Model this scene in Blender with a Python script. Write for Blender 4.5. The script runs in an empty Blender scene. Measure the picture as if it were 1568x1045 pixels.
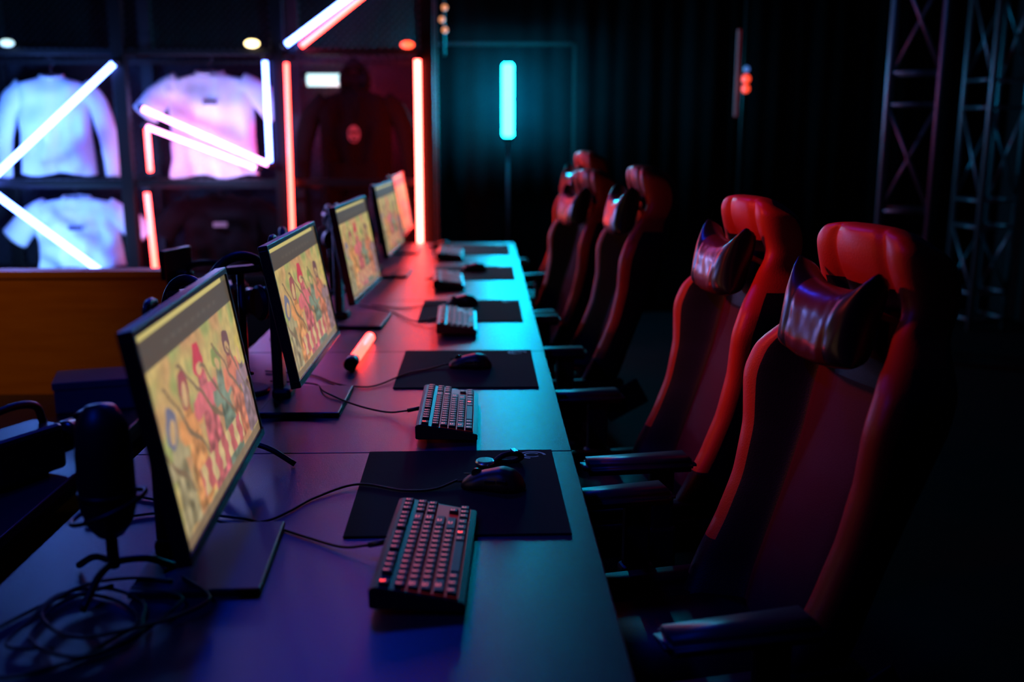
import bpy, bmesh, math, random
from mathutils import Vector, Matrix, noise
random.seed(4)
sc = bpy.context.scene
col = sc.collection
sc.view_settings.view_transform = 'Standard'
sc.view_settings.look = 'None'

# ---------------------------------------------------------------- materials
def mat(name, c, rough=0.5, metal=0.0, em=None, es=0.0, bump=0.0, bscale=200.0, var=0.0, vscale=8.0, coat=0.0, spec=0.5, sheen=0.0):
    m = bpy.data.materials.new(name); m.use_nodes = True
    nt = m.node_tree; b = nt.nodes['Principled BSDF']
    b.inputs['Base Color'].default_value = (*c, 1)
    b.inputs['Roughness'].default_value = rough
    b.inputs['Metallic'].default_value = metal
    b.inputs['Coat Weight'].default_value = coat
    b.inputs['Coat Roughness'].default_value = .2
    b.inputs['Specular IOR Level'].default_value = spec
    b.inputs['Sheen Weight'].default_value = sheen
    if em:
        b.inputs['Emission Color'].default_value = (*em, 1)
        b.inputs['Emission Strength'].default_value = es
    if bump or var:
        tc = nt.nodes.new('ShaderNodeTexCoord')
    if bump:
        n = nt.nodes.new('ShaderNodeTexNoise'); n.inputs['Scale'].default_value = bscale
        n.inputs['Detail'].default_value = 3
        bp = nt.nodes.new('ShaderNodeBump'); bp.inputs['Strength'].default_value = bump
        bp.inputs['Distance'].default_value = 0.002
        nt.links.new(tc.outputs['Object'], n.inputs['Vector'])
        nt.links.new(n.outputs['Fac'], bp.inputs['Height'])
        nt.links.new(bp.outputs['Normal'], b.inputs['Normal'])
    if var:
        n2 = nt.nodes.new('ShaderNodeTexNoise'); n2.inputs['Scale'].default_value = vscale
        n2.inputs['Detail'].default_value = 5
        mx = nt.nodes.new('ShaderNodeMix'); mx.data_type = 'RGBA'
        mx.inputs[6].default_value = (*[x*(1-var) for x in c], 1)
        mx.inputs[7].default_value = (*[min(1, x*(1+var)) for x in c], 1)
        nt.links.new(tc.outputs['Object'], n2.inputs['Vector'])
        nt.links.new(n2.outputs['Fac'], mx.inputs[0])
        nt.links.new(mx.outputs[2], b.inputs['Base Color'])
    return m

M = {}
M['desk'] = mat('desk_laminate', (.016,.021,.032), .34, bump=.25, bscale=450, var=.15, spec=.6)
M['steel'] = mat('black_steel', (.02,.02,.022), .4, .6)
M['plastic'] = mat('black_plastic', (.010,.010,.012), .42, bump=.1, bscale=600, spec=.4)
M['gloss'] = mat('gloss_black', (.01,.01,.012), .25)
M['pad'] = mat('mousepad_cloth', (.007,.014,.018), .9, bump=.4, bscale=900, spec=.15)
M['case'] = mat('keyboard_case', (.02,.02,.024), .4, .3)
M['key'] = mat('keycap', (.014,.012,.014), .48, spec=.4)
M['legend'] = mat('key_legend', (.2,.02,.03), .5, em=(1,.16,.22), es=.7)
M['legend_hot'] = mat('key_legend_red', (.3,.02,.02), .5, em=(1,.04,.03), es=5)
M['under'] = mat('key_backlight', (.1,.01,.01), .5, em=(1,.05,.07), es=.10)
M['cable'] = mat('cable_rubber', (.006,.006,.007), .6, spec=.3)
M['red'] = mat('red_leather', (.60,.040,.012), .42, bump=.3, bscale=300, var=.15)
M['black_l'] = mat('black_leather', (.008,.007,.009), .5, bump=.3, bscale=300, spec=.3)
M['burg'] = mat('perforated_panel', (.08,.009,.022), .65, bump=.5, bscale=500, var=.2, spec=.2)
M['pillow'] = mat('patent_leather', (.11,.008,.010), .30, bump=.15, bscale=60, spec=.5, coat=.2)
M['pillow_b'] = mat('pillow_black', (.010,.008,.010), .32, spec=.45, coat=.15)
M['arm'] = mat('armrest_pu', (.03,.035,.04), .42)
M['wall'] = mat('dark_wall', (.012,.013,.016), .85, var=.4, vscale=2, spec=.2)
M['wallback'] = mat('dark_back_wall', (.012,.013,.015), .8, var=.3, vscale=3, spec=.25)
M['curtain'] = mat('black_curtain', (.0055,.0055,.0065), .95, var=.3, spec=.05)
M['ceil'] = mat('black_ceiling', (.006,.006,.007), .9, var=.3)
M['floor'] = mat('dark_floor', (.006,.006,.008), .9, var=.4, vscale=5, spec=.08)
M['doorframe'] = mat('backdrop_frame_metal', (.03,.032,.035), .5, .3)
M['frame'] = mat('rack_frame', (.006,.006,.007), .5, .3)
M['rackpanel'] = mat('rack_back_panel', (.035,.035,.05), .8, var=.3, spec=.2)
M['wire'] = mat('wire_mesh', (.05,.05,.06), .4, .7)
M['white'] = mat('white_cotton', (.78,.78,.82), .9, bump=.2, bscale=300, sheen=.2)
M['blackc'] = mat('black_cotton', (.006,.005,.006), .95, bump=.2, bscale=300, spec=.1)
M['print'] = mat('shirt_print', (.34,.25,.26), .8)
M['printd'] = mat('shirt_print_dark', (.1,.1,.12), .8)
M['truss'] = mat('truss_aluminium', (.18,.24,.30), .45, .8)
M['silver'] = mat('silver', (.6,.62,.65), .25, .9)
M['logo'] = mat('pad_logo', (.5,.55,.58), .6)
M['carton'] = mat('cream_board', (.35,.30,.36), .7)

def wood():
    m = bpy.data.materials.new('orange_wood'); m.use_nodes = True
    nt = m.node_tree; b = nt.nodes['Principled BSDF']; b.inputs['Roughness'].default_value=.55
    tc = nt.nodes.new('ShaderNodeTexCoord'); mp = nt.nodes.new('ShaderNodeMapping')
    mp.inputs['Scale'].default_value=(1.5,8,12)
    n = nt.nodes.new('ShaderNodeTexNoise'); n.inputs['Scale'].default_value=3; n.inputs['Detail'].default_value=6
    r = nt.nodes.new('ShaderNodeValToRGB')
    r.color_ramp.elements[0].position=.3; r.color_ramp.elements[0].color=(.44,.15,.02,1)
    r.color_ramp.elements[1].position=.7; r.color_ramp.elements[1].color=(.55,.21,.03,1)
    L = nt.links.new
    L(tc.outputs['Object'],mp.inputs['Vector']); L(mp.outputs['Vector'],n.inputs['Vector'])
    L(n.outputs['Fac'],r.inputs['Fac']); L(r.outputs['Color'],b.inputs['Base Color'])
    return m
M['wood'] = wood()
def emi(name, c, s):
    return mat(name, (.3,.3,.3), .4, em=c, es=s)
M['n_blue'] = emi('neon_blue_white', (.09,.17,1.0), 28)
M['n_pinkw'] = emi('neon_pink_white', (1.0,.30,.85), 9)
M['n_red'] = emi('neon_red', (1.0,.035,.025), 24)
M['n_redhot'] = emi('neon_red_hot', (1.0,.040,.030), 55)
M['n_stick'] = emi('light_stick_red', (1.0,.030,.022), 14)
M['n_cyan'] = emi('tube_cyan', (.0022,.56,1.0), 200)
M['l_warm'] = emi('lamp_warm', (1.0,.75,.3), 6)
M['l_red'] = emi('lamp_red', (1.0,.06,.02), 5)
M['l_dred'] = emi('lamp_dim_red', (1.0,.05,.08), .05)
M['l_white'] = emi('lamp_white', (.6,.95,1.0), 1.6)

# ---------------------------------------------------------------- helpers
def empty(name, loc=(0,0,0), rz=0):
    e = bpy.data.objects.new(name, None); e.empty_display_size=.1
    e.location = loc; e.rotation_euler=(0,0,rz); col.objects.link(e); return e
def finish(me, name, mats, parent=None, smooth=False):
    if not isinstance(mats,(list,tuple)): mats=[mats]
    for m in mats: me.materials.append(m)
    o = bpy.data.objects.new(name, me); col.objects.link(o)
    if parent: o.parent = parent
    if smooth:
        for p in me.polygons: p.use_smooth=True
    return o
def bm_obj(bm, name, mats, parent=None, smooth=False):
    me = bpy.data.meshes.new(name); bmesh.ops.recalc_face_normals(bm, faces=bm.faces)
    bm.to_mesh(me); bm.free()
    return finish(me, name, mats, parent, smooth)
def box(name, size, loc, m, parent=None, bev=0.0, rot=None, seg=2, mtx=None):
    bm = bmesh.new(); bmesh.ops.create_cube(bm, size=1)
    bmesh.ops.scale(bm, vec=Vector(size), verts=bm.verts)
    if bev: bmesh.ops.bevel(bm, geom=bm.edges[:], offset=bev, segments=seg, profile=.5, affect='EDGES')
    T = Matrix.Translation(Vector(loc))
    if rot: 
        from mathutils import Euler
        T = T @ Euler(rot).to_matrix().to_4x4()
    if mtx is not None: T = mtx @ T
    bm.transform(T)
    return bm_obj(bm, name, m, parent)
def cyl(name, p1, p2, r, m, parent=None, seg=20, r2=None, bev=0):
    p1=Vector(p1); p2=Vector(p2); d=p2-p1
    bm=bmesh.new(); bmesh.ops.create_cone(bm, cap_ends=True, segments=seg, radius1=r, radius2=r if r2 is None else r2, depth=d.length)
    if bev:
        es=[e for e in bm.edges if abs(e.verts[0].co.z-e.verts[1].co.z)<1e-6]
        bmesh.ops.bevel(bm, geom=es, offset=bev, segments=2, affect='EDGES')
    q=d.to_track_quat('Z','Y').to_matrix().to_4x4()
    bm.transform(Matrix.Translation((p1+p2)/2)@q)
    o=bm_obj(bm,name,m,parent)
    for p in o.data.polygons: p.use_smooth = len(p.vertices)==4
    return o
def catmull(pts, n=8):
    P=[Vector(p) for p in pts]
    if len(P)<3: return P
    P=[2*P[0]-P[1]]+P+[2*P[-1]-P[-2]]
    out=[]
    for i in range(1,len(P)-2):
        a,b,c,d=P[i-1:i+3]
        for k in range(n):
            t=k/n
            out.append(.5*((2*b)+(c-a)*t+(2*a-5*b+4*c-d)*t*t+(3*b-a-3*c+d)*t**3))
    out.append(P[-2]); return out
def sweep_bm(bm, pts, r, seg=8):
    P=[Vector(p) for p in pts]; n=len(P)
    rings=[]; up=None
    for i,p in enumerate(P):
        t=(P[min(i+1,n-1)]-P[max(i-1,0)]).normalized()
        if up is None:
            up=Vector((0,0,1)) if abs(t.z)<.9 else Vector((1,0,0))
        s=t.cross(up).normalized(); up=s.cross(t).normalized()
        rr = r(i/(n-1)) if callable(r) else r
        rings.append([bm.verts.new(p+rr*(math.cos(a)*s+math.sin(a)*up)) for a in [2*math.pi*k/seg for k in range(seg)]])
    for i in range(n-1):
        for k in range(seg):
            bm.faces.new((rings[i][k],rings[i][(k+1)%seg],rings[i+1][(k+1)%seg],rings[i+1][k]))
    bm.faces.new(rings[0][::-1]); bm.faces.new(rings[-1])
def tube(name, pts, r, m, parent=None, smooth_n=8, seg=8):
    bm=bmesh.new(); sweep_bm(bm, catmull(pts,smooth_n) if smooth_n else pts, r, seg)
    return bm_obj(bm,name,m,parent,True)
def multi_tube(name, plist, r, m, parent=None, seg=6):
    bm=bmesh.new()
    for pts in plist: sweep_bm(bm, pts, r, seg)
    return bm_obj(bm,name,m,parent,True)
def interp(tab, t):
    for (a,va),(b,vb) in zip(tab,tab[1:]):
        if t<=b:
            k=(t-a)/(b-a) if b>a else 0
            k=max(0,min(1,k)); return va+(vb-va)*k
    return tab[-1][1]
def sstep(a,b,x):
    k=max(0,min(1,(x-a)/(b-a))); return k*k*(3-2*k)
def subsurf(o,l=1):
    s=o.modifiers.new('sub','SUBSURF'); s.levels=l; s.render_levels=l
    for p in o.data.polygons: p.use_smooth=True

# ---------------------------------------------------------------- camera
cam = bpy.data.objects.new('camera', bpy.data.cameras.new('camera')); col.objects.link(cam)
cam.data.lens=35; cam.data.sensor_width=36
cam.location=(0,0,1.45)
cam.rotation_euler=(math.radians(90-12.1),0,math.radians(-1.65))
cam.data.dof.use_dof=True; cam.data.dof.focus_distance=2.15; cam.data.dof.aperture_fstop=1.8
cam.data.clip_start=.05
sc.camera=cam

# ---------------------------------------------------------------- room
box('floor',(9,10.4,.1),(-.2,3.0,-.05),M['floor'])
box('ceiling',(9,10.4,.1),(-.2,3.0,3.65),M['ceil'])
box('wall_back',(9,.1,3.6),(-.2,7.95,1.8),M['wallback'])
box('wall_front',(9,.1,3.6),(-.2,-2.05,1.8),M['wall'])
box('wall_left',(.1,9.9,3.6),(-4.55,2.95,1.8),M['wall'])
box('wall_right',(.1,9.9,3.6),(4.15,2.95,1.8),M['wall'])
box('baseboard_back',(8.6,.015,.1),(-.2,7.893,.05),M['steel'])
d=empty('backdrop_frame',(.17,7.70,0))
for n,x in (('post_l',-.52),('post_r',.52)):
    box(n,(.02,.02,2.07),(x,0,1.035),M['doorframe'],d)
box('header',(1.06,.02,.02),(0,0,2.06),M['doorframe'],d)
for x in (-.52,.52): box('foot_%d'%(x>0),(.05,.16,.012),(x,0,.006),M['doorframe'],d)
def curtain(name,xa,xb,y,z0,z1):
    bm=bmesh.new(); n=int((xb-xa)/.03); prev=None
    for i in range(n+1):
        x=xa+(xb-xa)*i/n
        yy=y+.008*math.sin(x*38)+.012*math.sin(x*13+1)
        v=(bm.verts.new((x,yy,z0)),bm.verts.new((x,yy*.5+y*.5,z1)))
        if prev: bm.faces.new((prev[0],v[0],v[1],prev[1]))
        prev=v
    o=bm_obj(bm,name,M['curtain'],None,True)
    s=o.modifiers.new('thick','SOLIDIFY'); s.thickness=.006
curtain('stage_curtain',-4.3,4.0,7.84,.02,3.55)

# ---------------------------------------------------------------- desk
dk=empty('gaming_desk',(0,0,0))
x0,x1=-.76,.193
ys=[.12,1.1,2.10,3.11,4.08,5.08,6.2]
for i,(a,b) in enumerate(zip(ys,ys[1:])):
    box('top_%d'%i,(x1-x0,b-a-.003,.028),((x0+x1)/2,(a+b)/2,.736),M['desk'],dk,.002)
for i,y in enumerate(ys):
    y=min(max(y,.17),6.15)
    box('leg_front_%d'%i,(.05,.05,.70),(x1-.22,y,.35+.011),M['steel'],dk,.003)
    box('leg_rear_%d'%i,(.05,.05,.70),(x0+.08,y,.35+.011),M['steel'],dk,.003)
    box('crossbar_%d'%i,(x1-x0-.15,.04,.04),((x0+x1)/2-.02,y,.70),M['steel'],dk)
    box('foot_%d'%i,(x1-x0-.15,.06,.02),((x0+x1)/2-.06,y,.01),M['steel'],dk)
box('rail',(.04,6.0,.04),(x0+.08,3.16,.655),M['steel'],dk)

# ---------------------------------------------------------------- mouse pads
def pad(yc, xc=-.05, w=.40, l=.465, rz=0.0):
    e=empty('mouse_pad',(xc,yc,.7505),rz)
    box('cloth',(w,l,.0035),(0,0,.00175),M['pad'],e,.001)
    bm=bmesh.new()
    cx,cy=.155,.195
    N=28
    for (ra,rb,f0,f1) in ((.030,.024,.0,.72),(.018,.014,.1,.9)):
        pr=None
        for k in range(N+1):
            a=2*math.pi*(f0+(f1-f0)*k/N)
            v=(bm.verts.new((cx+ra*math.cos(a),cy+ra*.8*math.sin(a),.0038)),bm.verts.new((cx+rb*math.cos(a),cy+rb*.8*math.sin(a),.0038)))
            if pr: bm.faces.new((pr[0],v[0],v[1],pr[1]))
            pr=v
    bm_obj(bm,'logo',M['logo'],e)
    return e
pad(1.865,rz=.01); pad(2.878); pad(3.83,w=.39); pad(4.86); pad(5.8)

# ---------------------------------------------------------------- keyboards
def keyboard_meshes():
    u=.0190
    rows=[]
    r=[(0,1)]+[(2+i,1) for i in range(4)]+[(6.5+i,1) for i in range(4)]+[(11+i,1) for i in range(4)]+[(15.25+i,1) for i in range(3)]
    rows.append((0,r))
    r=[(i,1) for i in range(13)]+[(13,2)]+[(15.25+i,1) for i in range(3)]; rows.append((1.25,r))
    r=[(0,1.5)]+[(1.5+i,1) for i in range(12)]+[(13.5,1.5)]+[(15.25+i,1) for i in range(3)]; rows.append((2.25,r))
    r=[(0,1.75)]+[(1.75+i,1) for i in range(11)]+[(12.75,2.25)]; rows.append((3.25,r))
    r=[(0,2.25)]+[(2.25+i,1) for i in range(10)]+[(12.25,2.75),(16.25,1)]; rows.append((4.25,r))
    r=[(0,1.25),(1.25,1.25),(2.5,1.25),(3.75,6.25),(10,1.25),(11.25,1.25),(12.5,1.25),(13.75,1.25)]+[(15.25+i,1) for i in range(3)]; rows.append((5.25,r))
    L=18.25*u; Dp=6.25*u
    keys=bmesh.new(); leg=bmesh.new(); hot=bmesh.new()
    slope=.018/ (Dp)
    def top(xl):
        return .026 + (-(xl))*slope
    for d0,r in rows:
        for s,w in r:
            y0=-L/2+s*u+.0008; y1=y0+w*u-.0016
            xa=-Dp/2+d0*u+.0008; xb=xa+u-.0016
            zb=top((xa+xb)/2); zt=zb+.010
            ins=.0025
            vs=[(xa,y0,zb),(xb,y0,zb),(xb,y1,zb),(xa,y1,zb)]
            vt=[(xa+ins*.6,y0+ins,zt+.0008),(xb-ins*1.1,y0+ins,zt),(xb-ins*1.1,y1-ins,zt),(xa+ins*.6,y1-ins,zt+.0008)]
            vm=[tuple((.15*Vector(a)+.85*Vector(b))+Vector((0,0,-.0008)))for a,b in zip(vs,vt)]
            vm=[(m[0]+( -1 if k in(0,3) else 1)*.0006, m[1]+(-1 if k in (0,1) else 1)*.0006, m[2]) for k,m in enumerate(vm)]
            A=[keys.verts.new(v) for v in vs]; B=[keys.verts.new(v) for v in vm]; C=[keys.verts.new(v) for v in vt]
            for P,Q in ((A,B),(B,C)):
                for k in range(4): keys.faces.new((P[k],P[(k+1)%4],Q[(k+1)%4],Q[k]))
            keys.faces.new(C)
            tgt = hot if (s==0 and d0==0) or (random.random()<.03) else leg
            cx=(xa+xb)/2-.002; cy=(y0+y1)/2
            if w>3: continue
            hw=.0028; hl=.0018 if w<1.3 else .004
            zz=zt+.0012
            for ox,oy,a,b in ((-.0026,-.001,.0009,hl*1.3),(.0026,-.001,.0008,hl),(0,-.001-hl,hw,.0008)):
                q=[tgt.verts.new(v) for v in ((cx+ox-a,cy+oy-b,zz),(cx+ox+a,cy+oy-b,zz),(cx+ox+a,cy+oy+b,zz),(cx+ox-a,cy+oy+b,zz))]
                tgt.faces.new(q)
    out=[]
    for bm,n,m in ((keys,'keycaps',M['key']),(leg,'legends',M['legend']),(hot,'status_legends',M['legend_hot'])):
        bmesh.ops.recalc_face_normals(bm,faces=bm.faces) if n=='keycaps' else None
        me=bpy.data.meshes.new(n); bm.to_mesh(me); bm.free(); me.materials.append(m); out.append((n,me))
    bm=bmesh.new(); g=.008; 
    xa,xb=-Dp/2-.012,Dp/2+.010; ya,yb=-L/2-g,L/2+g
    P=[(xa,.006),(xb,.002),(xb,top(xb)+.001),(xa+.010,top(xa)+.004),(xa,top(xa)+.001)]
    a=[bm.verts.new((x,ya,z)) for x,z in P]; b=[bm.verts.new((x,yb,z)) for x,z in P]
    bm.faces.new(a); bm.faces.new(b[::-1])
    for k in range(5): bm.faces.new((a[k],a[(k+1)%5],b[(k+1)%5],b[k]))
    bmesh.ops.recalc_face_normals(bm,faces=bm.faces)
    bmesh.ops.bevel(bm,geom=bm.edges[:],offset=.0018,segments=2,affect='EDGES')
    me=bpy.data.meshes.new('case'); bm.to_mesh(me); bm.free(); me.materials.append(M['case']); out.append(('case',me))
    bm=bmesh.new()
    xa,xb=-Dp/2,Dp/2
    bm.faces.new([bm.verts.new(v) for v in ((xa,-L/2,top(xa)+.0045),(xb,-L/2,top(xb)+.0035),(xb,L/2,top(xb)+.0035),(xa,L/2,top(xa)+.0045))])
    me=bpy.data.meshes.new('backlight_plate'); bm.to_mesh(me); bm.free(); me.materials.append(M['under']); out.append(('backlight_plate',me))
    bm=bmesh.new()
    for fx,h in ((-Dp/2,.012),(Dp/2-.005,.005)):
        for fy in (-L/2+.03,L/2-.03):
            r=bmesh.ops.create_cube(bm,size=1,matrix=Matrix.Translation((fx,fy,h/2))@Matrix.Diagonal((.014,.04,h,1)))
    me=bpy.data.meshes.new('feet'); bm.to_mesh(me); bm.free(); me.materials.append(M['plastic']); out.append(('feet',me))
    return out
KB=keyboard_meshes()
def cable(name,pts,par,r=.0024,z=.7535):
    inv=(Matrix.Translation(par.location)@Matrix.Rotation(par.rotation_euler[2],4,'Z')).inverted()
    P=[inv@Vector((x,y,(p[0] if p else z))) for x,y,*p in pts]
    return tube(name,P,r,M['cable'],par,8,6)
def keyboard(x,y,rz,cb=None):
    e=empty('mechanical_keyboard',(x,y,.7545),rz)
    for n,me in KB:
        o=bpy.data.objects.new(n,me); col.objects.link(o); o.parent=e
    cyl('usb_plug',(-.073,.035,.018),(-.105,.035,.012),.005,M['plastic'],e,12)
    if cb: cable('cable',cb,e)
keyboard(-.092,1.525,math.radians(-2.5),[(-.195,1.565,.766),(-.2435,1.582,.756),(-.32,1.637),(-.402,1.697),(-.469,1.728),(-.60,1.75),(-.72,1.70)])
keyboard(-.085,2.34,math.radians(0),[(-.19,2.375,.766),(-.245,2.400,.756),(-.33,2.45,.762),(-.42,2.55,.769),(-.47,2.68,.757),(-.6,2.73)])
keyboard(-.095,3.53,math.radians(1),[(-.20,3.565,.766),(-.26,3.6,.756),(-.36,3.80),(-.5,3.95)])
keyboard(-.16,4.52,math.radians(3))
keyboard(-.18,5.5,math.radians(0))

# ---------------------------------------------------------------- mice
def mouse(x,y,rz,cb=None,z=.7543):
    e=empty('gaming_mouse',(x,y,z),rz)
    bm=bmesh.new(); nx,ny=22,14; L=.125
    rings=[]
    for i in range(nx+1):
        t=i/nx; X=-L/2+L*t
        w=interp([(0,.018),(.06,.027),(.2,.031),(.42,.028),(.7,.034),(.9,.028),(1,.010)],t)
        h=interp([(0,.010),(.08,.018),(.3,.030),(.62,.041),(.82,.036),(.94,.022),(1,.008)],t)
        ring=[]
        for j in range(ny):
            a=math.pi*j/(ny-1)
            c,s=math.cos(a),math.sin(a)
            yy=w*math.copysign(abs(c)**.7,c); zz=.0015+h*abs(s)**.75
            if t<.45 and abs(yy)<.003: zz-=.003
            ring.append(bm.verts.new((X,yy,zz)))
        rings.append(ring)
    for i in range(nx):
        for j in range(ny-1): bm.faces.new((rings[i][j],rings[i][j+1],rings[i+1][j+1],rings[i+1][j]))
        bm.faces.new((rings[i][0],rings[i+1][0],rings[i+1][-1],rings[i][-1]))
    bm.faces.new(rings[0]); bm.faces.new(rings[-1][::-1])
    bm_obj(bm,'shell',M['plastic'],e,True)
    cyl('scroll_wheel',(-.035,-.004,.027),(-.035,.004,.027),.010,M['gloss'],e,20)
    box('side_button_1',(.022,.004,.006),(-.002,-.0295,.021),M['gloss'],e,.0015)
    box('side_button_2',(.02,.004,.006),(.022,-.0315,.023),M['gloss'],e,.0015)
    box('button_split',(.05,.0012,.002),(-.036,0,.024),M['gloss'],e)
    cyl('strain_relief',(-.060,0,.008),(-.078,0,.006),.0035,M['cable'],e,10,.002)
    if cb: cable('cable',cb,e)
mouse(.018,1.865,math.radians(-14),[(-.055,1.885,.762),(-.10,1.85,.757),(-.16,1.845,.757),(-.253,1.882,.757),(-.326,1.82),(-.366,1.745),(-.40,1.705),(-.47,1.70),(-.6,1.8),(-.7,1.85)])
mouse(-.04,2.88,math.radians(-5),[(-.115,2.887,.762),(-.16,2.85,.757),(-.225,2.79,.757),(-.30,2.67),(-.36,2.665),(-.416,2.70),(-.50,2.80),(-.64,2.85)])
mouse(-.085,3.95,math.radians(5),[(-.162,3.943,.76),(-.22,3.93,.757),(-.32,3.88),(-.45,3.95)])
mouse(-.045,4.92,math.radians(0)); mouse(-.25,5.9,0)

w=empty('wristwatch',(.02,2.0,.7543),.3)
cyl('case',(-.02,0,.002),(-.02,0,.012),.021,M['silver'],w,32,bev=.002)
cyl('dial',(-.02,0,.0121),(-.02,0,.0128),.016,M['gloss'],w,32)
cyl('crown',(-.02,-.02,.007),(-.02,-.0245,.007),.003,M['silver'],w,12)
tube('strap',[(-.0,0,.006),(.02,0,.018),(.045,0,.020),(.062,0,.011),(.045,0,.003),(.02,0,.003),(0,0,.004)],.006,M['black_l'],w,6)
box('buckle',(.012,.024,.004),(.045,0,.0265),M['silver'],w,.001)

# ---------------------------------------------------------------- cables
for k in range(4):
    pts=[]
    a0=random.random()*6
    for i in range(9):
        a=a0+i*.75
        pts.append((-.60+.05*k*.5+(.10+.02*math.sin(i*1.7+k))*math.cos(a), 1.30+.025*k+(.10+.03*math.cos(i+k))*math.sin(a), .7535+.004*k))
    tube('coiled_cable',pts,.0028,M['cable'],None,8,6)

# ---------------------------------------------------------------- monitors
def srgb(c): return tuple((x/255)**2.2 for x in c)
def paint(u,v):
    n=noise.noise(Vector((u*5,v*4,1.3))); n2=noise.noise(Vector((u*11,v*8,5.1))); n3=noise.noise(Vector((u*30,v*20,9.7)))
    if v>.965: c=(224,204,124) if u<.93 else (120,110,80)
    elif v>.83:
        c=(98,86,76)
        if .2<u<.8 and abs(v-.895)<.012 and math.sin(u*90)>0: c=(112,100,88)
    else:
        a=(216,190,118); b=(208,140,104); g=(160,176,104)
        k=max(0,min(1,.5+n*1.4)); c=tuple(a[i]*(1-k)+b[i]*k for i in range(3))
        k=max(0,min(1,n2*1.8)); c=tuple(c[i]*(1-k)+g[i]*k for i in range(3))
        chars=[(.10,.52,.85,(96,104,150),(150,140,110)),(.27,.62,1.0,(150,60,80),(206,130,80)),(.46,.68,1.2,(222,44,84),(196,84,104)),
               (.65,.60,1.05,(120,150,80),(96,120,110)),(.81,.63,1.0,(100,60,80),(190,100,80)),(.94,.54,.85,(222,196,100),(130,100,124))]
        for cx,hy,s,hair,body in chars:
            w1=.016*n2
            dx=(u-cx+w1)/s; vv=v+.04*n2
            hh=hy-.05*s-vv
            if 0<hh<.50*s and abs(dx)<.030+.11*(hh/s)**.8: c=tuple(x*(1+.5*n3) for x in body)
            if .06*s<hh<.16*s and abs(dx)<.12-.3*abs(hh/s-.11): c=tuple(x*1.2 for x in body)
            if abs(dx+ .6*(vv-hy+.2))<.010 and hy-.4*s<vv<hy+.08: c=(120,96,80)
            if (dx/.045)**2+((vv-(hy+.01))/.085)**2<1+.6*n3: c=hair
            if (dx/.024)**2+((vv-(hy-.015))/.046)**2<1: c=(226,180,130)
        if .10<v<.24 and .24<u<.78:
            q=math.sin(u*62)+.4*math.sin(v*60+u*40)
            c=(206,84,100) if q>-.2 else (226,196,140)
        if v<.05: c=(124,104,88)
        c=tuple(x*(1+.16*n3) for x in c)
        c=tuple(x*.76+y*.24 for x,y in zip(c,(216,180,122)))
    return srgb(tuple(max(0,min(255,x)) for x in c))
SW,SH=.590,.312
def screen_mesh():
    nu,nv=260,140
    bm=bmesh.new(); g=[[bm.verts.new((0,-SW/2+SW*i/nu,-SH/2+SH*j/nv)) for i in range(nu+1)] for j in range(nv+1)]
    for j in range(nv):
        for i in range(nu): bm.faces.new((g[j][i],g[j][i+1],g[j+1][i+1],g[j+1][i]))
    me=bpy.data.meshes.new('screen'); bm.to_mesh(me); bm.free()
    at=me.color_attributes.new('picture','FLOAT_COLOR','POINT')
    for k,vx in enumerate(me.vertices):
        c=paint((vx.co.y+SW/2)/SW,(vx.co.z+SH/2)/SH); at.data[k].color=(*c,1)
    m=bpy.data.materials.new('screen_picture'); m.use_nodes=True; nt=m.node_tree; b=nt.nodes['Principled BSDF']
    b.inputs['Base Color'].default_value=(.01,.01,.01,1); b.inputs['Roughness'].default_value=.35
    a=nt.nodes.new('ShaderNodeAttribute'); a.attribute_name='picture'
    nt.links.new(a.outputs['Color'],b.inputs['Emission Color']); b.inputs['Emission Strength'].default_value=.75
    me.materials.append(m); return me
SM=screen_mesh()
def monitor(x,y,rz,tilt=9.5):
    e=empty('computer_monitor',(x,y,.75),rz)
    W,H=.612,.337
    R=Matrix.Translation((0,0,.11))@Matrix.Rotation(math.radians(-tilt),4,'Y')
    def b(n,s,l,m,bv=.002): return box(n,s,l,m,e,bv,mtx=R)
    b('bezel_top',(.022,W,.012),(-.011,0,H-.006),M['plastic'])
    b('bezel_bottom',(.024,W,.016),(-.011,0,.008),M['gloss'])
    b('bezel_near',(.022,.012,H-.02),(-.011,-W/2+.006,H/2),M['plastic'])
    b('bezel_far',(.022,.012,H-.02),(-.011,W/2-.006,H/2),M['plastic'])
    b('panel_body',(.018,W-.004,H-.004),(-.0135,0,H/2),M['plastic'],.004)
    b('rear_bulge',(.035,W*.62,H*.62),(-.038,0,H*.48),M['plastic'],.012)
    o=bpy.data.objects.new('screen',SM); col.objects.link(o); o.parent=e
    o.matrix_local=R@Matrix.Translation((-.0035,0,.016+SH/2-.002))
    b('vesa_mount',(.03,.10,.10),(-.065,0,H*.5),M['plastic'],.004)
    bx=-.105
    box('column',(.028,.055,.36),(bx-.01,0,.19),M['plastic'],e,.008)
    tube('carry_handle',[(bx-.01,-.024,.355),(bx-.01,-.026,.405),(bx-.01,-.018,.425),(bx-.01,.018,.425),(bx-.01,.026,.405),(bx-.01,.024,.355)],.007,M['plastic'],e,5)
    box('arm',(.06,.05,.04),(bx+.012,0,.275),M['plastic'],e,.006)
    box('base_plate',(.20,.27,.012),(-.035,-.04,.0068),M['plastic'],e,.004)
    box('base_neck',(.05,.08,.03),(bx,0,.022),M['plastic'],e,.01)
monitor(-.417,1.587,math.radians(3)); monitor(-.422,2.55,math.radians(-.5),10.5)
monitor(-.42,3.65,math.radians(-3),10); monitor(-.42,4.88,math.radians(-3)); monitor(-.43,5.78,math.radians(-1))

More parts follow.
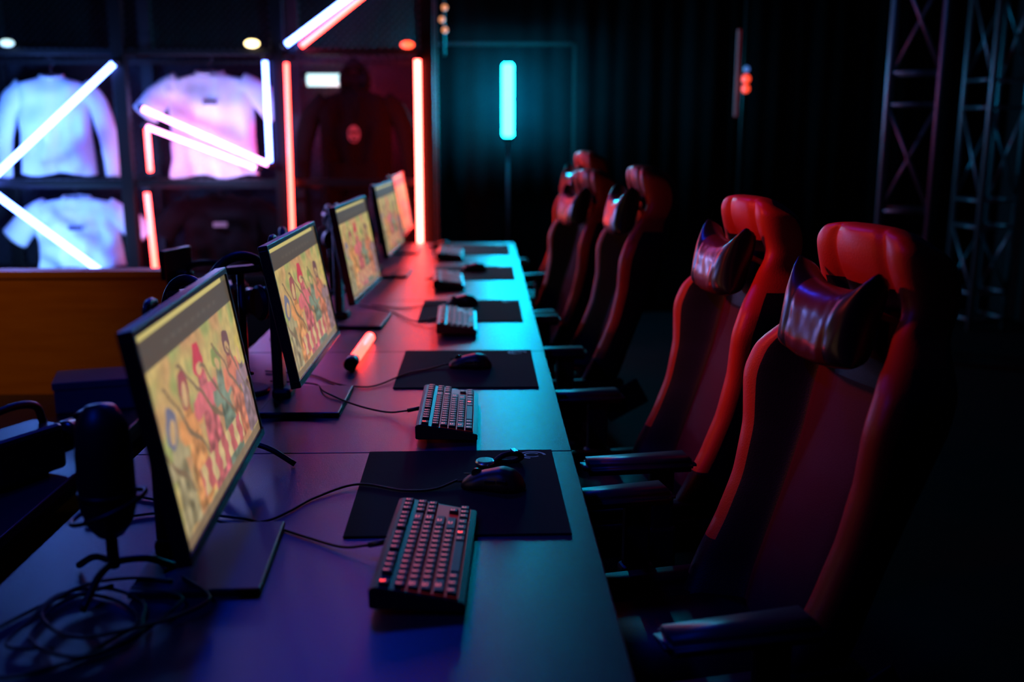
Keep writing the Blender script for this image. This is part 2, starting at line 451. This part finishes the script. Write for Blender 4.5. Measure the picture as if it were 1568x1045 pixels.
# ---------------------------------------------------------------- things behind monitors
def mic(x,y):
    e=empty('desk_microphone',(x,y,.75))
    bm=bmesh.new(); prof=[(0,.005),(.02,0),(.034,.02),(.042,.05),(.042,.13),(.038,.175),(.022,.205),(0,.21)]
    N=24; pr=None
    for r,z in prof:
        ring=[bm.verts.new((max(r,.0005)*math.cos(2*math.pi*k/N),max(r,.0005)*math.sin(2*math.pi*k/N),z+.085)) for k in range(N)]
        if pr:
            for k in range(N): bm.faces.new((pr[k],pr[(k+1)%N],ring[(k+1)%N],ring[k]))
        pr=ring
    bm_obj(bm,'capsule',M['plastic'],e,True)
    cyl('ring',(0,0,.15),(0,0,.158),.0435,M['steel'],e,28)
    cyl('stem',(0,0,.03),(0,0,.09),.009,M['steel'],e)
    for k in range(3):
        a=k*2.094+.4
        tube('leg_%d'%k,[(0,0,.04),(.05*math.cos(a),.05*math.sin(a),.035),(.10*math.cos(a),.10*math.sin(a),.007)],.006,M['steel'],e,5)
    tube('shock_mount',[(.055*math.cos(a),.055*math.sin(a),.13+.02*math.cos(a)) for a in [k*.3927 for k in range(17)]],.004,M['steel'],e,2)
mic(-.578,1.46)
def headset(x,y,rz):
    e=empty('headset_on_stand',(x,y,.75),rz)
    cyl('base',(0,0,.001),(0,0,.014),.06,M['plastic'],e,32,bev=.003)
    cyl('pole',(0,0,.014),(0,0,.33),.010,M['steel'],e)
    box('cradle',(.05,.10,.02),(0,0,.335),M['plastic'],e,.008)
    tube('headband',[(0,.088*math.sin(a),.275+.095*math.cos(a)) for a in [-1.75+i*.35 for i in range(11)]],.013,M['black_l'],e,4,10)
    for s in (-1,1):
        cyl('cup_%s'%('r' if s>0 else 'l'),(0,s*.060,.24),(0,s*.108,.235),.045,M['plastic'],e,28,r2=.038,bev=.006)
        cyl('cushion_%s'%('r' if s>0 else 'l'),(0,s*.040,.24),(0,s*.062,.24),.048,M['black_l'],e,28,bev=.008)
    tube('boom_mic',[(0,-.10,.22),(.05,-.10,.17),(.10,-.08,.15)],.004,M['steel'],e,5)
headset(-.655,2.20,.9); headset(-.64,2.62,-.9); headset(-.66,3.3,.2); headset(-.66,4.3,.3)
t=empty('mini_tripod',(-.50,2.03,.75))
cyl('hub',(0,0,.03),(0,0,.07),.012,M['steel'],t)
for k,(a,b) in enumerate(((.10,-.02),(-.06,.08),(-.06,-.09))):
    tube('leg_%d'%k,[(0,0,.05),(a*.5,b*.5,.035),(a,b,.006)],.006,M['steel'],t,5)
cyl('phone_clamp_pole',(0,0,.07),(0,0,.15),.006,M['steel'],t)
box('clamp',(.02,.07,.03),(0,0,.16),M['plastic'],t,.004)

# red light stick on desk
t=empty('light_stick',(-.385,3.06,.7505),math.radians(-2))
cyl('glow_tube',(0,-.15,.019),(0,.19,.019),.017,M['n_stick'],t,20,bev=.004)
cyl('grip',(0,-.215,.020),(0,-.15,.020),.0195,M['plastic'],t,20,bev=.003)
cyl('end_cap',(0,.19,.0195),(0,.205,.0195),.019,M['plastic'],t,20,bev=.003)

# ---------------------------------------------------------------- gaming chairs
HW=[(0,.205),(.1,.232),(.3,.232),(.45,.240),(.6,.258),(.67,.250),(.73,.210),(.78,.170),(.86,.158),(.93,.158),(.975,.152),(1,.128)]
def spine(t):
    return interp([(0,.12),(.2,.172),(.47,.245),(.6,.272),(.7,.29),(.8,.302),(.9,.297),(1,.268)],t), .47+.81*t
def chair(x,y,rz,lift=0.0,pz=0.0):
    e=empty('gaming_chair',(x,y,0),math.radians(rz))
    nt_,ns=36,24
    bm=bmesh.new(); F={};B={}
    for i in range(nt_+1):
        t=i/nt_; sx,sz=spine(t); w=interp(HW,t)
        th=interp([(0,.06),(.5,.07),(.75,.08),(.85,.115),(.96,.11),(1,.07)],t)
        wing=interp([(0,.10),(.11,.085),(.22,.07),(.34,.065),(.47,.08),(.6,.105),(.68,.095),(.76,.05),(.82,.02),(.95,.01),(1,0)],t)
        for j in range(ns+1):
            s=-1+2*j/ns; a=abs(s)
            fx=sx-wing*sstep(.50,.80,a)+.02*sstep(.9,1,a)
            fx+= -.012*math.cos(min(1,a/.5)*math.pi/2) + .012*math.exp(-((a-.50)/.05)**2)
            if t>.84: fx+= -.022*math.sin((t-.84)/.16*math.pi)*(1-a**6)
            fx+=.012*math.exp(-((t-.845)/.012)**2)
            zz=sz+lift - (.012*a**3 if t>.95 else 0)
            F[i,j]=bm.verts.new((fx,s*w,zz))
            B[i,j]=bm.verts.new((sx+th-.03*a*a+ .01*(1-a) - (.0 if t<.9 else .015*(t-.9)*10), s*w*.96, zz-.004))
    def keep(i,j):
        if not(0<=i<nt_ and 0<=j<ns): return False
        t=(i+.5)/nt_; a=abs(-1+2*(j+.5)/ns)
        return not(.72<t<.80 and .30<a<.72)
    def mi(i,j):
        t=(i+.5)/nt_; a=abs(-1+2*(j+.5)/ns)
        if t>.85: return 0
        if t>.70: return 0 if a>.72 else 1
        if a>.72: return 0 if t>.17 else 1
        if a>.46: return 1
        return 2 if t<.64 else 1
    for i in range(nt_):
        for j in range(ns):
            if not keep(i,j): continue
            f=bm.faces.new((F[i,j],F[i,j+1],F[i+1,j+1],F[i+1,j])); f.material_index=mi(i,j)
            f=bm.faces.new((B[i,j],B[i+1,j],B[i+1,j+1],B[i,j+1])); f.material_index=1
            for (di,dj,p,q) in ((-1,0,(i,j),(i,j+1)),(1,0,(i+1,j+1),(i+1,j)),(0,-1,(i+1,j),(i,j)),(0,1,(i,j+1),(i+1,j+1))):
                if not keep(i+di,j+dj):
                    t=(i+.5)/nt_
                    f=bm.faces.new((F[p],B[p],B[q],F[q])); f.material_index=0 if t>.72 else 1
    o=bm_obj(bm,'backrest',[M['red'],M['black_l'],M['burg']],e,True); subsurf(o,2)
    # neck pillow: padded block with pointed upper corners
    bm=bmesh.new(); nu,nv=26,14; G={}
    pc=spine(.79); cx=pc[0]-.078; cz=1.115+lift+pz
    for side in (0,1):
        for i in range(nu+1):
            u=-1+2*i/nu
            zt=.052+.050*abs(u)**3.2; zb=-.098+.018*abs(u)**2
            for j in range(nv+1):
                v=j/nv; z=zb+(zt-zb)*v
                hw=.138-.014*math.sin(v*math.pi)-.008*(1-v)
                prof=((1-abs(u)**4)*max(0,1-abs(2*v-1)**3))**.5
                dd=(.046 if side==0 else .034)*prof+.002
                x_=cx-dd if side==0 else cx+dd
                lean=.20*z
                if (i in(0,nu) or j in (0,nv)) and side==1: G[1,i,j]=G[0,i,j]; continue
                wr=.003*noise.noise(Vector((u*5,v*6,side*3+x)))-(.004*math.exp(-((abs(u)-.55)/.04)**2) if side==1 else -.004*math.exp(-((abs(u)-.55)/.04)**2))
                G[side,i,j]=bm.verts.new((x_+lean+wr-.012*abs(u)**2*(1 if side==0 else -1),u*hw,cz+z))
    for side in (0,1):
        for i in range(nu):
            for j in range(nv):
                f=bm.faces.new((G[side,i,j],G[side,i+1,j],G[side,i+1,j+1],G[side,i,j+1]))
                a=abs(-1+2*(i+.5)/nu)
                f.material_index=0 if (side==0 and a<.55) else 1
    o=bm_obj(bm,'neck_pillow',[M['pillow'],M['pillow_b']],e,True); subsurf(o,1)
    for s in (-1,1):
        tube('pillow_strap_%s'%('r' if s>0 else 'l'),[(cx+.02,s*.08,cz+.02),(cx+.075,s*.095,cz-.005),(cx+.125,s*.09,cz-.03)],.007,M['red'],e,5)
    def seatpart(n,fy0,fy1,h,m,xf=-.26):
        bm=bmesh.new(); bmesh.ops.create_cube(bm,size=1)
        bmesh.ops.scale(bm,vec=(.48,fy1-fy0,h),verts=bm.verts)
        bmesh.ops.bevel(bm,geom=bm.edges[:],offset=.028,segments=4,affect='EDGES')
        bm.transform(Matrix.Translation((-.02,(fy0+fy1)/2,.40+h/2+lift)))
        return bm_obj(bm,n,m,e,True)
    seatpart('seat_cushion',-.18,.18,.10,M['black_l'])
    seatpart('seat_bolster_l',-.265,-.165,.125,M['black_l']); seatpart('seat_bolster_r',.165,.265,.125,M['black_l'])
    box('seat_pan',(.36,.36,.03),(0,0,.388+lift),M['steel'],e,.005)
    for s in (-1,1):
        box('recline_bracket_%d'%s,(.16,.012,.10),(.19,s*.245,.455+lift),M['steel'],e,.005,rot=(0,-.5,0))
    box('mechanism',(.22,.14,.05),(0,0,.35+lift),M['steel'],e,.01)
    cyl('gas_lift',(0,0,.10),(0,0,.34+lift),.025,M['steel'],e); cyl('gas_cover',(0,0,.10),(0,0,.24),.034,M['plastic'],e)
    cyl('hub',(0,0,.075),(0,0,.125),.045,M['plastic'],e,24,bev=.005)
    for k in range(5):
        a=k*2*math.pi/5+.3; c,s=math.cos(a),math.sin(a)
        tube('base_arm_%d'%k,[(.03*c,.03*s,.105),(.16*c,.16*s,.095),(.29*c,.29*s,.075)],lambda q:.026-.010*q,M['plastic'],e,4,10)
        cyl('caster_stem_%d'%k,(.285*c,.285*s,.05),(.285*c,.285*s,.08),.008,M['steel'],e,10)
        for q in (-1,1):
            px,py=.285*c-s*q*.014,.285*s+c*q*.014
            cyl('caster_%d_%d'%(k,q),(px-s*.009*1,py+c*.009,.028),(px+s*.009,py-c*.009,.028),.0275,M['plastic'],e,20,bev=.003)
    for s in (-1,1):
        n='l' if s<0 else 'r'
        bm=bmesh.new(); bmesh.ops.create_cube(bm,size=1); bmesh.ops.scale(bm,vec=(.27,.095,.032),verts=bm.verts)
        for v in bm.verts:
            if v.co.x<0: v.co.y*=.78; 
        bmesh.ops.bevel(bm,geom=bm.edges[:],offset=.013,segments=4,affect='EDGES')
        bm.transform(Matrix.Translation((-.09,s*.305,.668+lift*.5)))
        bm_obj(bm,'armrest_pad_'+n,M['arm'],e,True)
        box('armrest_post_'+n,(.06,.035,.25),(-.03,s*.305,.535+lift*.5),M['plastic'],e,.01)
        box('armrest_sleeve_'+n,(.075,.045,.12),(-.03,s*.305,.45+lift*.5),M['plastic'],e,.01)
        box('armrest_bracket_'+n,(.07,.20,.018),(-.03,s*.225,.388+lift*.5),M['steel'],e,.004)
    return e
chair(.425,1.75,12); chair(.41,2.56,8); chair(.29,3.66,4,.04); chair(.20,4.5,14,-.01); chair(.27,5.42,10,.05)

# ---------------------------------------------------------------- clothes rack
rk=empty('merchandise_rack',(0,0,0))
px=[-4.2,-3.22,-2.24,-1.265,-.345]
for i,x in enumerate(px):
    for yy,n in ((6.44,'f'),(6.98,'b')):
        box('post_%s_%d'%(n,i),(.08,.07,2.72),(x,yy,1.36),M['frame'],rk,.003)
    for z in (.5,1.11,1.91,2.70): box('side_rail_%d_%d'%(i,int(z*100)),(.03,.5,.03),(x,6.71,z),M['frame'],rk)
for z in (.5,1.11,1.91,2.70):
    for yy in (6.44,6.98): box('shelf_rail_%d_%d'%(int(z*100),int(yy*10)),(3.86,.045,.04),(-2.27,yy,z),M['frame'],rk,.002)
    pl=[[(-4.2+k*.06,6.46,z),(-4.2+k*.06,6.97,z)] for k in range(65)]
    multi_tube('shelf_wires_%d'%int(z*100),pl,.0025,M['wire'],rk,4)
pl=[]
zb,zt=.5,2.7; xa,xb=-4.2,-.345
s=.05; k=xa-(zt-zb)
while k<xb:
    for sg in (1,-1):
        if sg==1: a=(k,zb); b=(k+(zt-zb),zt)
        else: a=(k,zt); b=(k+(zt-zb),zb)
        def cl(p,q):
            (x1_,z1_),(x2_,z2_)=p,q
            pts=[]
            for (xx,zz,ox,oz) in ((x1_,z1_,x2_,z2_),(x2_,z2_,x1_,z1_)):
                if xx<xa: f=(xa-xx)/(ox-xx); zz+=f*(oz-zz); xx=xa
                elif xx>xb: f=(xb-xx)/(ox-xx); zz+=f*(oz-zz); xx=xb
                pts.append((xx,zz))
            return pts
        p,q=cl(a,b)
        pl.append([(p[0],6.95,p[1]),(q[0],6.95,q[1])])
    k+=s
multi_tube('wire_mesh_back',pl,.0035,M['wire'],rk,3)
box('back_panel',(3.86,.012,1.44),(-2.27,7.022,1.20),M['rackpanel'],rk)
box('plinth',(3.86,.56,.42),(-2.27,6.71,.27),M['frame'],rk,.004)
box('hanging_bar_u',(3.8,.02,.02),(-2.27,6.71,1.86),M['steel'],rk)
box('hanging_bar_l',(3.8,.02,.02),(-2.27,6.71,1.07),M['steel'],rk)

def shirt(name,x,z,mt,W=.29,Hh=.74,sleeve='short',hood=False,printm=None,rz=0,seed=0):
    e=empty(name,(x,6.70,z),rz); 
    bm=bmesh.new(); N=48; rows=26; pr=None
    prof=[(0,.26),(.015,.30),(.035,.46),(.065,.72),(.10,.88),(.16,.90),(.25,.84),(.6,.83),(1,.88)]
    for i in range(rows+1):
        v=(i/rows)**1.35
        w=W*interp(prof,v); dp=interp([(0,.045),(.05,.05),(.2,.075),(1,.085)],v)
        ring=[]
        for k in range(N):
            a=2*math.pi*k/N; c,s=math.cos(a),math.sin(a)
            yy=dp*math.copysign(abs(s)**.7,s)
            xx=w*math.copysign(abs(c)**.9,c)
            f=.026*v*math.sin(xx*42+seed+3*noise.noise(Vector((xx*6,v*3,seed))))+.045*noise.noise(Vector((xx*9,v*5,seed+4)))
            zz=-Hh*v+(0.02*(1-abs(c)) if i==0 and s>0 else 0)-(.025*(1-abs(c)) if i<2 and s<0 else 0)+.012*math.sin(xx*20+seed)*v*v
            ring.append(bm.verts.new((xx,yy+f*(1 if s<0 else .3),zz)))
        if pr:
            for k in range(N): bm.faces.new((pr[k],pr[(k+1)%N],ring[(k+1)%N],ring[k]))
        pr=ring
    bm_obj(bm,'body',mt,e,True)
    for s in (-1,1):
        bm=bmesh.new()
        if sleeve=='short': pts=[(s*W*.60,0,-.075),(s*W*.95,0,-.135),(s*W*1.15,-.01,-.20),(s*W*1.33,-.01,-.27)]; rf=lambda q:.080+.010*q
        else: pts=[(s*W*.64,0,-.08),(s*W*1.0,0,-.17),(s*W*1.20,-.02,-.34),(s*W*1.26,-.03,-.50),(s*W*1.27,-.03,-.64)]; rf=lambda q:.078-.036*q
        sweep_bm(bm,catmull(pts,6),rf,16)
        for v_ in bm.verts:
            v_.co.y*=.65; v_.co.y+=.012*noise.noise(v_.co*14+Vector((seed,0,0)))
            v_.co.z+=.012*noise.noise(v_.co*11+Vector((seed,5,0)))
        bm_obj(bm,'sleeve_'+('r' if s>0 else 'l'),mt,e,True)
    tube('collar',[(W*.27*math.cos(a),-.0+.048*math.sin(a),.004-.018*max(0,-math.sin(a))) for a in [k*math.pi/8 for k in range(17)]],.008,mt,e,3)
    if hood:
        bm=bmesh.new(); bmesh.ops.create_uvsphere(bm,u_segments=20,v_segments=14,radius=.13)
        for v_ in bm.verts:
            v_.co.x*=.80; v_.co.y*=.6; v_.co.z*=1.15
            if v_.co.z>.05: v_.co.x*=max(.2,1-(v_.co.z-.05)*4.5)
            if v_.co.y<-.02 and abs(v_.co.x)<.06 and v_.co.z<.07: v_.co.y+=.06
        bm.transform(Matrix.Translation((0,.01,.05)))
        bm_obj(bm,'hood',mt,e,True)
        box('pocket',(.30,.02,.17),(0,-.085,-.56),mt,e,.009)
        for s in (-1,1): tube('drawstring_%d'%s,[(s*.03,-.07,-.02),(s*.035,-.085,-.12),(s*.04,-.09,-.2)],.004,mt,e,4)
    if printm:
        if hood:
            bm=bmesh.new(); bmesh.ops.create_circle(bm,cap_ends=True,segments=20,radius=.045)
            bm.transform(Matrix.Translation((0,-.118,-.29))@Matrix.Rotation(math.pi/2,4,'X')@Matrix.Diagonal((.9,1.25,1,1))); bm_obj(bm,'print',printm,e)
            for s in (-1,1): cyl('print_eye_%d'%s,(s*.017,-.1185,-.28),(s*.017,-.121,-.28),.012,M['blackc'],e,12)
            box('print_teeth',(.04,.002,.014),(0,-.120,-.325),M['blackc'],e)
        else:
            box('print',(.09,.004,.030),(0.02,-.120,-.19),printm,e,.001)
    tube('hanger_hook',[(0,0,-.02),(0,0,.06),(.02,0,.08),(.02,0,.10),(0,0,.115),(-.02,0,.10)],.004,M['wire'],e,5)
    return e
shirt('long_sleeve_shirt',-2.77,1.775,M['white'],W=.26,Hh=.62,sleeve='long',seed=1,rz=.15)
shirt('white_t_shirt',-1.76,1.80,M['white'],W=.325,Hh=.66,printm=M['printd'],seed=3)
shirt('black_hoodie',-.83,1.70,M['blackc'],W=.28,Hh=.84,sleeve='long',hood=True,printm=M['print'],seed=6)
shirt('white_t_shirt',-2.68,1.00,M['white'],W=.32,Hh=.46,printm=M['printd'],seed=9)
shirt('black_t_shirt',-1.74,1.02,M['blackc'],W=.30,Hh=.48,printm=M['print'],seed=12)
shirt('black_t_shirt',-3.72,1.78,M['blackc'],W=.30,Hh=.62,seed=14)

# ---------------------------------------------------------------- neon
def neon(name,p,q,m,r=.014,y=6.385):
    e=empty(name,(0,0,0)); r*=1.15
    a=Vector((p[0],p[2] if len(p)>2 else y,p[1])); b=Vector((q[0],q[2] if len(q)>2 else y,q[1]))
    cyl('tube',a,b,r,m,e,14); dd=(b-a).normalized()
    cyl('cap_a',a-dd*.03,a,r*1.25,M['plastic'],e,14); cyl('cap_b',b,b+dd*.03,r*1.25,M['plastic'],e,14)
neon('neon_tube',(-3.17,1.05),(-2.255,1.835),M['n_blue'],.016)
neon('neon_tube',(-3.17,1.135),(-2.43,.54),M['n_blue'],.016)
neon('neon_tube',(-1.335,1.85),(-1.337,1.24),M['n_blue'],.013)
neon('neon_tube',(-2.10,1.565),(-1.345,1.225),M['n_pinkw'],.014)
neon('neon_tube',(-2.075,1.455),(-1.42,1.203),M['n_pinkw'],.012,6.36)
neon('neon_tube',(-2.085,1.45),(-2.083,1.18),M['n_red'],.013)
neon('neon_tube',(-.40,1.86),(-.405,.60),M['n_redhot'],.016)
neon('neon_tube',(-1.205,1.84),(-1.215,.80),M['n_red'],.011)
neon('neon_tube',(-2.115,1.05),(-2.097,.54),M['n_red'],.014)
neon('neon_tube',(-1.20,1.95),(-.50,2.445),M['n_blue'],.015)
neon('neon_tube',(-1.11,1.94),(-.42,2.46),M['n_red'],.013)
neon('neon_tube',(-1.16,1.76,6.86),(-.83,1.76,6.86),M['l_white'],.035)
def lamp(name,x,y,z,m,r=.03,sx=1.5):
    e=empty(name,(x,y,z)); bm=bmesh.new(); bmesh.ops.create_uvsphere(bm,u_segments=16,v_segments=10,radius=r)
    bm.transform(Matrix.Diagonal((sx,1,.8,1))); bm_obj(bm,'bulb',m,e,True)
    box('socket',(r*1.6,r*1.4,r*.8),(0,r*.5,r*.9),M['plastic'],e,.003)
lamp('rack_lamp',-1.41,6.39,1.955,M['l_warm'],.03); lamp('rack_lamp',-2.89,6.39,1.955,M['l_white'],.028)
lamp('rack_lamp',-.46,6.39,1.95,M['l_red'],.028)

# cyan tube light on stand
t=empty('tube_light_on_stand',(.187,7.55,0))
cyl('tube',(0,0,1.385),(0,0,1.91),.040,M['n_cyan'],t,24,bev=.01)
cyl('cap_top',(0,0,1.91),(0,0,1.925),.041,M['plastic'],t,24); cyl('cap_bottom',(0,0,1.355),(0,0,1.385),.041,M['plastic'],t,24)
cyl('pole',(0,0,.1),(0,0,1.36),.012,M['truss'],t)
for k in range(3):
    a=k*2.094-math.pi/2
    cyl('leg_%d'%k,(0,0,.35),(.20*math.cos(a),.20*math.sin(a),.012),.009,M['steel'],t,10)

sl=empty('wall_lamp',(-.27,7.3,0))
cyl('rod',(0,0.02,1.95),(0,0.02,3.6),.012,M['steel'],sl)
for k,z in enumerate((2.12,2.19,2.27,2.36)):
    bm=bmesh.new(); bmesh.ops.create_uvsphere(bm,u_segments=12,v_segments=8,radius=.02); bm.transform(Matrix.Translation((.01*(-1)**k,-.02,z)))
    bm_obj(bm,'bulb_%d'%k,emi('bulb_orange_%d'%k,(1,.35,.12),1.0),sl,True)
t=empty('red_exit_beacon',(1.93,7.5,0))
box('strip',(.025,.02,.62),(-.06,0,1.84),M['l_dred'],t,.004)
cyl('pole',(0,.03,0),(0,.03,3.6),.02,M['steel'],t)
for k,(z,r) in enumerate(((1.87,.022),(1.80,.032),(1.73,.03))):
    bm=bmesh.new(); bmesh.ops.create_uvsphere(bm,u_segments=14,v_segments=8,radius=r); bm.transform(Matrix.Translation((0,-.02,z)))
    bm_obj(bm,'lens_%d'%k,emi('lens_red_%d'%k,(1,.06,.02),1.6) if k else emi('lens_blue',(.1,.3,1),.5),t,True)

# ---------------------------------------------------------------- trusses
def truss(x,y,rz,w=.29,ztop=3.6):
    e=empty('lighting_truss',(x,y,0),rz); h=w/2
    pl=[[(a,b,0),(a,b,ztop)] for a in (-h,h) for b in (-h,h)]
    multi_tube('chords',pl,.020,M['truss'],e,10)
    pl=[]
    for z in (.08,.75,1.59,2.43,3.27):
        for (a,b) in (((-h,-h),(h,-h)),((h,-h),(h,h)),((h,h),(-h,h)),((-h,h),(-h,-h))):
            pl.append([(*a,z),(*b,z)]); pl.append([(*a,z+.19),(*b,z+.19)])
            if z<3: pl.append([(*b,z+.19),(*a,z+(.67 if z<.1 else .84))])
    multi_tube('lacing',pl,.011,M['truss'],e,8)
truss(2.68,6.3,-.42); truss(3.65,7.2,.2)

# ---------------------------------------------------------------- left: wooden counter and low table
c=empty('wooden_counter',(-2.25,4.02,0))
box('front_panel',(1.98,.03,.66),(0,0,.54),M['wood'],c,.003)
box('top_rail',(1.98,.10,.03),(0,.03,.873),M['wood'],c,.003)
for s in (-1,1): box('side_%d'%s,(.03,.10,.858),(s*.975,.06,.429),M['wood'],c,.002)
box('kick',(1.9,.03,.25),(0,.04,.125),M['steel'],c)
t=empty('low_table',(-1.98,2.75,0))
box('top',(1.7,1.5,.03),(0,0,.50),M['desk'],t,.004)
box('frame_rail_1',(.04,1.5,.05),(.80,0,.46),M['steel'],t); box('frame_rail_2',(.04,1.5,.05),(-.80,0,.46),M['steel'],t)
for a in (-1,1):
    for b in (-1,1): box('leg_%d_%d'%(a,b),(.05,.05,.485),(a*.80,b*.70,.2425),M['steel'],t,.003)
def vcam(x,y,z,rz,name='video_camera'):
    v=empty(name,(x,y,z),rz)
    box('body',(.22,.12,.13),(0,0,.075),M['plastic'],v,.015)
    cyl('lens',(.11,0,.08),(.20,0,.08),.045,M['gloss'],v,24,bev=.006)
    cyl('lens_hood',(.20,0,.08),(.24,0,.08),.05,M['plastic'],v,24,r2=.06)
    tube('top_handle',[(-.09,0,.14),(-.08,0,.19),(0,0,.205),(.07,0,.19),(.09,0,.14)],.011,M['plastic'],v,6)
    box('viewfinder',(.08,.05,.05),(-.12,0,.15),M['plastic'],v,.008)
    box('foot_plate',(.12,.08,.012),(0,0,.006),M['steel'],v,.002)
    return v
vcam(-1.26,2.60,.515,1.1)
v=vcam(-.92,3.36,.80,-.3,'video_camera_on_tripod')
box('monitor_screen',(.02,.16,.10),(-.13,0,.20),M['plastic'],v,.004)
cyl('head',(0,0,-.07),(0,0,.0),.04,M['plastic'],v)
for k in range(3):
    a=k*2.094+.9
    cyl('tripod_leg_%d'%k,(.02*math.cos(a),.02*math.sin(a),-.07),(.14*math.cos(a),.14*math.sin(a),-.794),.012,M['steel'],v,12)
b=empty('cardboard_box',(-1.33,3.36,.515),.3)
box('carton',(.26,.18,.08),(0,0,.041),M['carton'],b,.003); box('lid',(.27,.19,.025),(0,0,.094),M['carton'],b,.003)

# ---------------------------------------------------------------- lights (added fills: unseen ceiling spots and rack points)
def spot(name,loc,tgt,colr,power,size=60,rad=.12,blend=.8):  # added fill lamp out of view; its housing and mount are made up too
    loc=Vector(loc); d_=(Vector(tgt)-loc).normalized()
    e=empty(name,loc)
    cyl('added_can',d_*-.30,d_*-.02,.09,M['steel'],e,24,r2=.11)
    cyl('added_yoke',d_*-.16,Vector((0,0,3.6-loc.z))-d_*.16,.015,M['steel'],e,10)
    L=bpy.data.lights.new('lamp','SPOT'); L.color=colr; L.energy=power; L.spot_size=math.radians(size); L.spot_blend=blend; L.shadow_soft_size=rad
    o=bpy.data.objects.new('lamp',L); col.objects.link(o); o.parent=e; o.rotation_euler=d_.to_track_quat('-Z','Y').to_euler()
spot('fill_spot',(-1.7,2.3,2.3),(.95,2.35,1.20),(1,.08,.06),125,40,.1,1)  # added red wash on the chair fronts
spot('fill_spot',(-1.6,.6,3.2),(-.45,1.9,.75),(0,.05,1),60,70,.1,1)  # added blue wash on the near desk
spot('fill_spot',(-.75,4.3,3.3),(-.45,1.5,.75),(.0,.04,1),75,75,.25,1)  # added blue sheen on the desk from the far side
spot('fill_spot',(.9,4.4,3.3),(2.60,6.3,1.9),(.06,.32,1),22,26,.1,1)  # added blue light to bring out the truss
spot('fill_spot',(-3.0,2.6,3.2),(-2.2,4.0,.7),(1,.45,.06),90,40,.1,1)  # added warm light on the wooden counter
def point(name,loc,colr,power,r=.05,parent=None):  # added fill light without any fixture
    L=bpy.data.lights.new(name,'POINT'); L.color=colr; L.energy=power; L.shadow_soft_size=r
    o=bpy.data.objects.new(name,L); col.objects.link(o); o.location=loc; return o
point('rack_fill_blue',(-2.85,6.1,1.55),(.08,.25,1),30)  # added to brighten the upper left shirt beyond its neon
point('rack_fill_violet',(-1.75,6.1,1.35),(.28,.38,1),24)  # added to lift the white shirt in the middle cell
point('rack_fill_blue_low',(-2.8,6.1,.75),(.15,.40,1),24)  # added to brighten the lower shirt
point('rack_fill_red',(-.83,6.90,1.45),(1,.02,.08),16)  # added behind the hoodie to redden the back panel

w=bpy.data.worlds.new('world'); sc.world=w; w.use_nodes=True
w.node_tree.nodes['Background'].inputs['Color'].default_value=(.10,.12,.3,1)
w.node_tree.nodes['Background'].inputs['Strength'].default_value=.010
